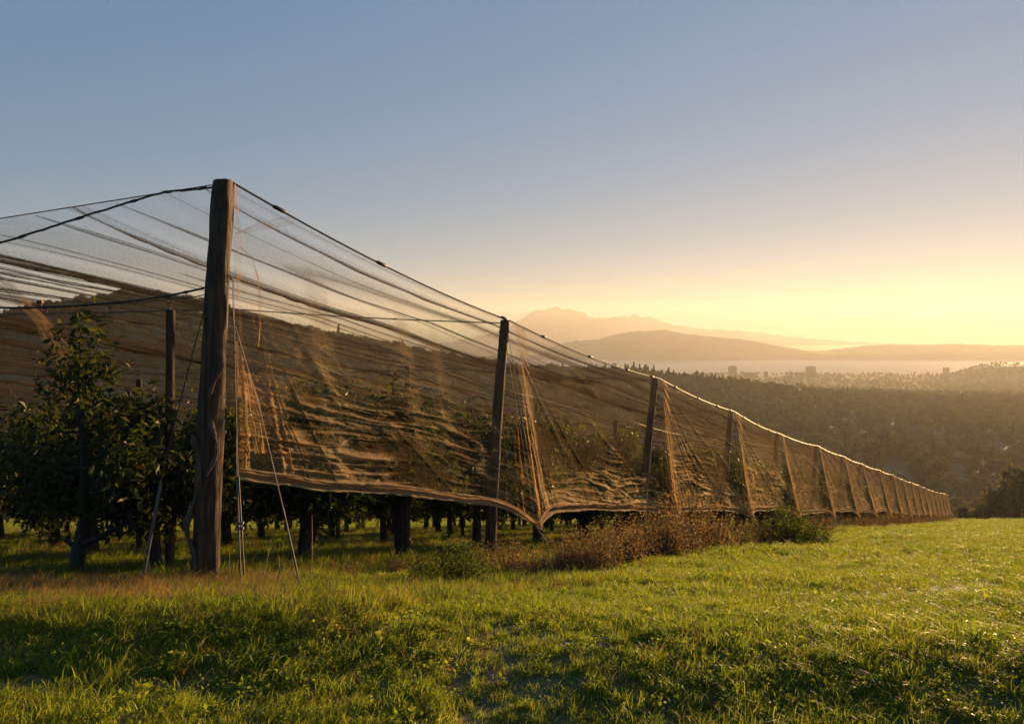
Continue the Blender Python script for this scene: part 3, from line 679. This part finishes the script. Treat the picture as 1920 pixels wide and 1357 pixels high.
# the young tree at the far left with a forked trunk low down
mb = MB()
b0 = px(140, 1080, 8.6); b0[2] = float(near_ground(b0[0], b0[1]))
pp = [px(138, 1095, 8.6)-b0, px(148, 1030, 8.6)-b0, px(160, 970, 8.6)-b0, px(158, 880, 8.6)-b0, px(150, 740, 8.6)-b0, px(150, 630, 8.6)-b0]
mb.tube(pp, [.085, .075, .065, .05, .03, .01], 10, True, .25)
mb.tube([pp[1]+np.array([0, 0, .05]), px(180, 1010, 8.5)-b0, px(215, 990, 8.4)-b0, px(280, 960, 8.3)-b0], [.04, .035, .028, .01], 7)
mb.tube([pp[1], px(128, 1015, 8.6)-b0, px(122, 1012, 8.6)-b0], [.03, .028, .02], 7)
tips = []
for f, ex in ((3, (60, 800)), (3, (240, 820)), (2, (40, 900)), (2, (250, 900)), (4, (125, 715)), (4, (178, 700)), (4, (150, 640)), (3, (50, 800)), (3, (10, 860)), (3, (235, 800))):
    e = px(ex[0], ex[1], 8.6+random.uniform(-.7, .7))-b0; mid = (pp[f]+e)/2+np.array([0, 0, -.06]); mb.tube([pp[f], mid, e], [.025, .016, .006], 6); tips += [mid, (mid+e)/2, e, e+np.array([0, 0, .12])]
g = np.random.default_rng(5); tips = np.array(tips); cc = tips[g.integers(0, len(tips), 2000)]+g.normal(size=(2000, 3))*np.array([.13, .15, .16])
t0 = empty('cherry_tree', b0, 'low-forked cherry tree at the far left with big drooping leaves and a bare side limb', 'tree', 'cherry trees in rows under the net')
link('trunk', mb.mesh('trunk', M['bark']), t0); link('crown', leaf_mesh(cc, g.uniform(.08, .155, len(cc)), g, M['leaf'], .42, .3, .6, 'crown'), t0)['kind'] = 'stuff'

# ---------------------------------------------------------------- grass
def field_pts(y0, y1, sp, xlo=-.95, xhi=.95, jit=1.0, cond=None, seed=0):
    g = np.random.default_rng(seed); A = (xhi-xlo)*(y1*y1-y0*y0)/2; n = int(A/sp**2)
    y = np.sqrt(g.uniform(y0*y0, y1*y1, n)); x = y*g.uniform(xlo, xhi, n)
    if cond is not None: k = cond(x, y); x = x[k]; y = y[k]
    return x, y, g
def make_scatter(name, parts, sources):
    P = []; Rr = []; Sc = []; Pk = []
    for x, y, g, s, pick, sink in parts:
        n = len(x); z = near_ground(x, y)-sink
        P.append(np.stack([x, y, z], -1)); Rr.append(np.stack([g.normal(size=n)*.12, g.normal(size=n)*.12, g.uniform(0, 6.28, n)], -1))
        sv = s if np.ndim(s) else np.full(n, s); sv = sv*g.uniform(.7, 1.25, n)
        Sc.append(np.stack([sv*g.uniform(.9, 1.1, n), sv, sv*g.uniform(.75, 1.25, n)], -1)); Pk.append(pick(g, n))
    return scatter(name, np.concatenate(P), np.concatenate(Rr), np.concatenate(Sc), np.concatenate(Pk), sources)
TUFT = [blades(46, .09, .05, .13, .006, .9, M['grass'], 1), blades(46, .09, .06, .16, .0055, 1.2, M['grass'], 2), leaflets(34, .09, .07, .028, M['clover'], 3),
        blades(40, .09, .05, .11, .006, 1.2, M['clover'], 4), leaflets(40, .1, .05, .024, M['clover'], 5), blades(22, .09, .05, .15, .004, 1.4, M['grass_dry'], 6), leaflets(13, .10, .05, .05, M['clover'], 7)]
pk5 = lambda g, n: g.choice(7, n, p=[.28, .20, .15, .22, .09, .04, .02])
pk6 = lambda g, n: g.choice(6, n, p=[.28, .20, .16, .22, .09, .05])
path = lambda x, y: .85*np.exp(-((y-(3.66+.05*np.sin(x*2)))/.20)**2)*sst(-.8, -1.6, x)+.35*np.exp(-((y-3.36)/.10)**2)*sst(.6, .8, x)*sst(1.5, 1.2, x)
def keep_path(x, y): return (np.random.default_rng(3).uniform(size=len(x)) > path(x, y)*1.05-.12*(vn(x*5, y*5, 8)))
patch = lambda x, y: .72+.45*fbm(x*.9, y*.9, 31, 3)
parts = []
for (y0, y1, sp, s, sd_) in ((2.2, 6, .055, 1.0, 1), (6, 12, .085, 1.15, 2), (12, 24, .15, 1.5, 3)):
    x, y, g = field_pts(y0, y1, sp, seed=sd_, cond=keep_path); parts.append((x, y, g, s*patch(x, y), pk5 if y1 < 13 else pk6, .005))
for (y0, y1, sp, s, sd_) in ((24, 50, .30, 2.1, 4), (50, 118, .62, 3.2, 5)):
    x, y, g = field_pts(y0, y1, sp, xlo=-.9, seed=sd_); parts.append((x, y, g, s*patch(x, y), pk6, .02))
tag(make_scatter('meadow_grass', parts, TUFT), 'short lush sunlit meadow grass over the slope', 'grass')
# long grass on the bank and along the foot of the net
LONG = [blades(34, .10, .18, .42, .008, 1.5, M['grass'], 21, 5), blades(30, .12, .14, .34, .008, 1.9, M['grass'], 22, 5), blades(26, .1, .16, .40, .0045, 1.4, M['grass_dry'], 23, 4)]
def edge_d(x, y): return (x-row_x(y))*.835      # metres outwards from the post line
parts = []
x, y, g = field_pts(4.4, 8.0, .075, -1.0, .3, seed=31, cond=lambda x, y: (edge_d(x, y) < 3.4) & (y < 7.9+.0*x) & (fbm(x*1.2, y*1.2, 5) > -.25-.2*(x < -1)))
parts.append((x, y, g, .46+.24*(fbm(x*.9, y*.9, 77, 2)), lambda g, n: g.choice(3, n, p=[.42, .38, .20]), .01))
x, y, g = field_pts(5.0, 7.6, .075, -1.0, -.30, seed=36, cond=lambda x, y: fbm(x*.8, y*.8, 9) > -.1)
parts.append((x, y, g, .55, lambda g, n: np.full(n, 2), .01))
x, y, g = field_pts(8.0, 34, .17, -.4, .75, seed=32, cond=lambda x, y: (edge_d(x, y) < 1.9+.5*vn(y, 0, 3)) & (edge_d(x, y) > -.6) & (fbm(x*.9, y*.9, 6) > -.1))
parts.append((x, y, g, .75, lambda g, n: g.choice(3, n, p=[.35, .4, .25]), .01))
x, y, g = field_pts(7.2, 34, .17, -1.0, .5, seed=33, cond=lambda x, y: (edge_d(x, y) < .2) & (fbm(x*.8, y*.8, 7) > -.05))
parts.append((x, y, g, .72, lambda g, n: g.choice(3, n, p=[.33, .27, .40]), .01))
tag(make_scatter('long_grass', parts, LONG), 'long tufted grass on the bank and along the foot of the net', 'grass')

# ---------------------------------------------------------------- weeds and shrubs
def weed_mesh(seed, R_, H, nst, nh, mat, leafy=False):
    g = np.random.default_rng(seed); mb = MB(); cs = []
    for k in range(nst):
        a = g.uniform(0, 6.28); r = R_*abs(g.normal())*.48; h = H*g.uniform(.3, 1.15)*(1-.45*(r/R_)); d = g.uniform(.05, .45)*h
        b = np.array([r*math.cos(a), r*math.sin(a), -.03]); e = b+np.array([math.cos(a)*d, math.sin(a)*d, h]); m_ = (b+e)/2+g.normal(size=3)*.02
        mb.tube([b, m_, e], [.004, .003, .0015], 4, False)
        f = g.uniform(.15 if leafy else .35, 1, nh)[:, None]; cs.append(b+(e-b)*f+g.normal(size=(nh, 3))*.025*(1.3 if leafy else 1))
    return mb.mesh('stems', M['weed']), leaf_mesh(np.concatenate(cs), g.uniform(.012, .035 if not leafy else .055, nst*nh), g, mat, .6, .2, 0, 'seed_heads')
WEED = [weed_mesh(s, .5, .66, 120, 24, M['weed']) for s in (1, 2, 3)]
SHR = [weed_mesh(9, .55, .62, 90, 40, M['shrub'], True), weed_mesh(10, .5, .5, 110, 40, M['shrub'], True)]
def weed(pxx, pyy, src, sc, label, name='weed_clump', cat='weeds', group='dry weed clumps at the foot of the net', sz=1.0):
    f = (pyy-630)/1400; Y = .7/(f-.24); x = (pxx-960)/1400*Y
    t0 = empty(name, (x, Y, float(near_ground(x, Y))-.02), label, cat, group); t0.rotation_euler = (0, 0, random.uniform(0, 6.28)); t0.scale = (sc, sc, sc*sz)
    link('stems', src[0], t0)['kind'] = 'stuff'; o = link('seed_heads' if name == 'weed_clump' else 'foliage', src[1], t0); o['kind'] = 'stuff'
weed(855, 1094, SHR[0], .85, 'dark rounded weed clump left of the second edge post', 'low_shrub', 'shrub', None)
weed(800, 1090, SHR[1], .5, 'small dark leafy clump left of the rounded one', 'low_shrub', 'shrub', None)
wl = [(1058, 1074, .8, 1.0, 'nearest brown weed clump, right of the first net anchor'), (1092, 1070, 1.1, .75, 'wide low brown weed clump right of the first net anchor'), (1128, 1072, .9, 1.1, 'upright brown weed clump sticking out into the meadow'), (1150, 1056, 1.1, .9, 'brown weed clump halfway between the first anchor and the third post'),
      (1185, 1056, .8, 1.3, 'thin tall weed clump left of the third edge post'), (1206, 1046, 1.3, .95, 'broad brown weed clump under the third edge post'), (1240, 1044, 1.2, 1.25, 'tall brown weed clump just left of the second net anchor'), (1275, 1040, 1.2, .9, 'brown weed clump at the second net anchor'),
      (1300, 1034, 1.5, 1.35, 'tallest reddish weed clump right of the second net anchor'), (1335, 1032, 1.3, .9, 'brown weed clump falling away right of the tallest one'), (1372, 1026, 1.2, .8, 'low brown weed clump left of the third net anchor'), (1425, 1021, 1.2, .8, 'low brown weed clump right of the third net anchor')]
for n_, (a_, b_, c_, h_, d_) in enumerate(wl): weed(a_, b_, WEED[n_ % 3], c_, d_, sz=h_)
for a_, b_, c_, h_, d_ in ((640, 1086, .6, .6, 'low ragged weeds right of the slanting rod'), (905, 1066, .8, .7, 'brown weeds around the foot of the second edge post'), (960, 1070, .9, .8, 'brown weeds between the second edge post and its anchor'), (745, 1074, .6, .7, 'small brown weed tuft in the grass left of the rounded shrub'), (1010, 1078, .7, .75, 'brown weeds at the first net anchor')): weed(a_, b_, WEED[a_ % 3], c_, d_, sz=h_)
weed(1480, 1021, SHR[0], 1.9, 'leafy green shrub under the net right of the third anchor', 'low_shrub', 'shrub', None, .85)
weed(1510, 1018, SHR[1], 1.5, 'smaller green shrub on the right flank of the leafy one', 'low_shrub', 'shrub', None, .8)
for k in range(16):
    y = 27+k*4.6; x = row_x(y)+random.uniform(.3, 1.4)
    t0 = empty('weed_clump', (x, y, float(near_ground(x, y))-.02), '%s low brown weed clump along the far hem, beyond the leafy green shrubs' % ORD[k], 'weeds', 'dry weed clumps at the foot of the net'); s_ = random.uniform(1.3, 2.4); t0.scale = (s_, s_*1.5, s_*.62); t0.rotation_euler = (0, 0, random.uniform(0, 6))
    link('stems', WEED[k % 3][0], t0)['kind'] = 'stuff'; link('seed_heads', WEED[k % 3][1], t0)['kind'] = 'stuff'
# dead stalks in front of the corner post
for k, (x0, y0, x1, y1) in enumerate([(580, 1075, 585, 965), (520, 1085, 522, 1040), (516, 1085, 524, 1045), (553, 1085, 548, 1048), (600, 1100, 520, 1062), (425, 1090, 430, 1035), (485, 1080, 508, 1010), (290, 1085, 270, 1030)]):
    Yd = 6.9; a_ = px(x0, y0, Yd); a_[2] = float(near_ground(a_[0], Yd))
    mb = MB(); e = px(x1, y1, Yd)-a_; mb.tube([(0, 0, -.03), e*.5+np.array([.015, 0, 0]), e], [.005, .004, .002], 5)
    gg = np.random.default_rng(k); 
    tag(link('dead_stalk', mb.mesh('dead_stalk', M['rope']), None, a_), ['tall dead stalk right of the slanting rod', 'left stalk of a short pair below the hem', 'right stalk of a short pair below the hem', 'short stalk close to the slanting rod', 'fallen stalk leaning low to the left', 'dead stalk just left of the twin rods', 'curved stalk leaning right of the twin rods', 'dead stalk by the pale tilted rod'][k], 'stalk', 'dead stalks by the corner post')

# ---------------------------------------------------------------- forest
def forest_tree(seed, conifer=False):
    g = np.random.default_rng(seed); mb = MB(); mb.tube([(0, 0, -2), (0, 0, 5), (.2, .1, 10)], [.35, .28, .1], 6)
    if conifer:
        n = 1300; h = g.uniform(0, 1, n); r = (1-h)*2.6*g.uniform(.3, 1, n); a = g.uniform(0, 6.28, n)
        c_ = np.stack([r*np.cos(a), r*np.sin(a), 2+h*12], -1); sz = g.uniform(.5, 1.1, n)
    else:
        nb = 16; ctr = g.normal(size=(nb, 3)); ctr /= np.linalg.norm(ctr, axis=1)[:, None]; ctr = ctr*np.array([3.0, 3.0, 3.2])*g.uniform(.4, 1, nb)[:, None]+np.array([0, 0, 7.2])
        n = 1700; i = g.integers(0, nb, n); d = g.normal(size=(n, 3)); d /= np.linalg.norm(d, axis=1)[:, None]
        c_ = ctr[i]+d*(1.7*g.uniform(.6, 1, n)**.4)[:, None]*g.uniform(.7, 1.2, nb)[i][:, None]; sz = g.uniform(.45, .95, n)
    lm = leaf_mesh(c_, sz, g, M['forest'], .75, .3, .1, 'forest_crown')
    return mb.mesh('forest_trunk', M['bark']), lm
FT = [forest_tree(s, s == 4) for s in (1, 2, 3, 4)]
g = np.random.default_rng(77)
pts = []
def zone(y0, y1, sp, qlo, qhi, cond=None, s=(.8, 1.25), sd_=0, pc=.1):
    g = np.random.default_rng(sd_); n = int((qhi-qlo)*(y1*y1-y0*y0)/2/sp**2)
    y = np.sqrt(g.uniform(y0*y0, y1*y1, n)); x = y*g.uniform(qlo, qhi, n)
    if cond is not None: k = cond(x, y); x = x[k]; y = y[k]
    n = len(x); sc = g.uniform(s[0], s[1], n)
    pts.append((x, y, terrain(x, y), sc, np.where(g.uniform(size=n) < pc, 3, g.integers(0, 3, n)), g.uniform(0, 6.28, n), g.uniform(.8, 1.2, n)))
zone(215, 420, 8.5, -.75, .85, lambda x, y: (fbm(x/60, y/60, 5) > -.55), sd_=1, s=(.65, 1.1))
zone(420, 1250, 11.5, -.75, .85, lambda x, y: (y < ridge_line(x/y)[1]*1.05) & (fbm(x/110, y/110, 6) > -.6), sd_=2, s=(.8, 1.3))
zone(1300, 2200, 24, -.2, .8, lambda x, y: fbm(x/200, y/120, 7) > -.3, sd_=3, s=(.8, 1.3))
zone(2000, 2940, 22, -.1, .8, lambda x, y: fbm(x/160, y/90, 8) > -.35, sd_=4, s=(.6, 1.2), pc=.05)
def ridge_tops():
    g = np.random.default_rng(9); n = 2200; q = g.uniform(-.75, .85, n); zr, D = ridge_line(q); y = D*g.uniform(.97, 1.03, n); x = q*y
    pc = (q > .12) & (q < .32) & (g.uniform(size=n) < .7)
    pts.append((x, y, terrain(x, y), g.uniform(.75, 1.25, n), np.where(pc, 3, g.integers(0, 3, n)), g.uniform(0, 6.28, n), g.uniform(.85, 1.2, n)))
ridge_tops()
cat = [np.concatenate([p[i] for p in pts]) for i in range(7)]
P3 = np.stack([cat[0], cat[1], cat[2]-1], -1); n = len(P3)
tag(scatter('forest', P3, np.stack([0*cat[5], 0*cat[5], cat[5]], -1), np.stack([cat[3], cat[3], cat[3]*cat[6]], -1), cat[4], [f[1] for f in FT]), 'hazy mass of woodland filling the valley and the ridge', 'forest')
# trees one can tell apart at the right, below the brow of the meadow
for k, (a_, b_, Y, sc, lab) in enumerate([(1925, 850, 190, 1.25, 'large dark rounded tree at the right edge beyond the meadow'), (1868, 905, 178, .55, 'small tree at the left foot of the large right hand tree'), (1885, 895, 182, .8, 'middle tree leaning against the large tree at the right edge'), (1835, 930, 172, .38, 'pale low bush beyond the meadow, left of the right hand trees'), (1862, 938, 165, .33, 'rounded bush in front of the right hand trees'), (1808, 938, 176, .36, 'bush just right of the end of the net')]):
    x = (a_-960)/1400*Y; zt = (630-b_)/1400*Y; z0 = zt-12.0*sc
    g0 = float(terrain(x, Y))
    hs = (zt-g0)/12.0
    t0 = empty('valley_tree', (x, Y, g0), lab, 'tree'); t0.scale = (max(sc, hs*.62), max(sc, hs*.62), hs); t0.rotation_euler = (0, 0, k*1.3)
    link('trunk', FT[k % 3][0], t0); link('crown', FT[k % 3][1], t0)['kind'] = 'stuff'

# ---------------------------------------------------------------- town by the lake
def building(pxx, top, wpx, Y, label, depth=22, slope=0.0, name='apartment_tower', floors=10, pent=True, cat='building'):
    x = (pxx-960)/1400*Y; W = wpx/1400*Y; zt = (630-top)/1400*Y; z0 = float(terrain(x, Y)); H = zt-z0
    t0 = empty(name, (x, Y, z0), label, cat)
    mb = MB(); mb.box((-W/2, 0, -2), (W/2, depth, H))
    V = mb.V[0]; m = (V[:, 2] > 0) & (V[:, 0] > 0); V[m, 0] -= slope*W
    link('body', mb.mesh('body', M['concrete'], False), t0)
    if pent:
        mb = MB(); mb.box((-W*.2, 5, H), (W*.12, 15, H+3)); link('roof_house', mb.mesh('roof_house', M['concrete'], False), t0)
    vis = min(floors, max(2, int(H/3.4)))
    wm = MB(); wm.box((-W*.44, -.06, 0), (W*(.44-slope*.9), .2, 1.6)); wmesh = wm.mesh('window_band', M['glass'], False)
    for f in range(vis):
        o = link('window_band', wmesh, t0); o.location = (0, 0, H-3.0-3.4*f)
building(1375, 686.5, 13, 2780, 'taller squarer tower block standing before the lake, left of the two')
building(1523, 687.5, 17, 2760, 'wider tower block with one sloping side, right of the two', slope=.12)
for a_, b_, c_, lab in ((1335, 698, 5, 'small block at the left end of the lakeside town'), (1392, 696, 4, 'narrow block close right of the squarer tower'), (1437, 696.5, 6, 'low block midway between the two towers'), (1484, 695.5, 3, 'thin chimney-like block left of the wider tower'), (1500, 698, 10, 'long low building beside the wider tower'), (1552, 698, 6, 'low block close right of the wider tower'), (1410, 698, 22, 'long flat hall between the towers'), (1776, 689, 8, 'lone block among trees at the right of the lake shore')):
    building(a_, b_, c_, 2740, lab, 14, 0, 'town_building', 3, False)
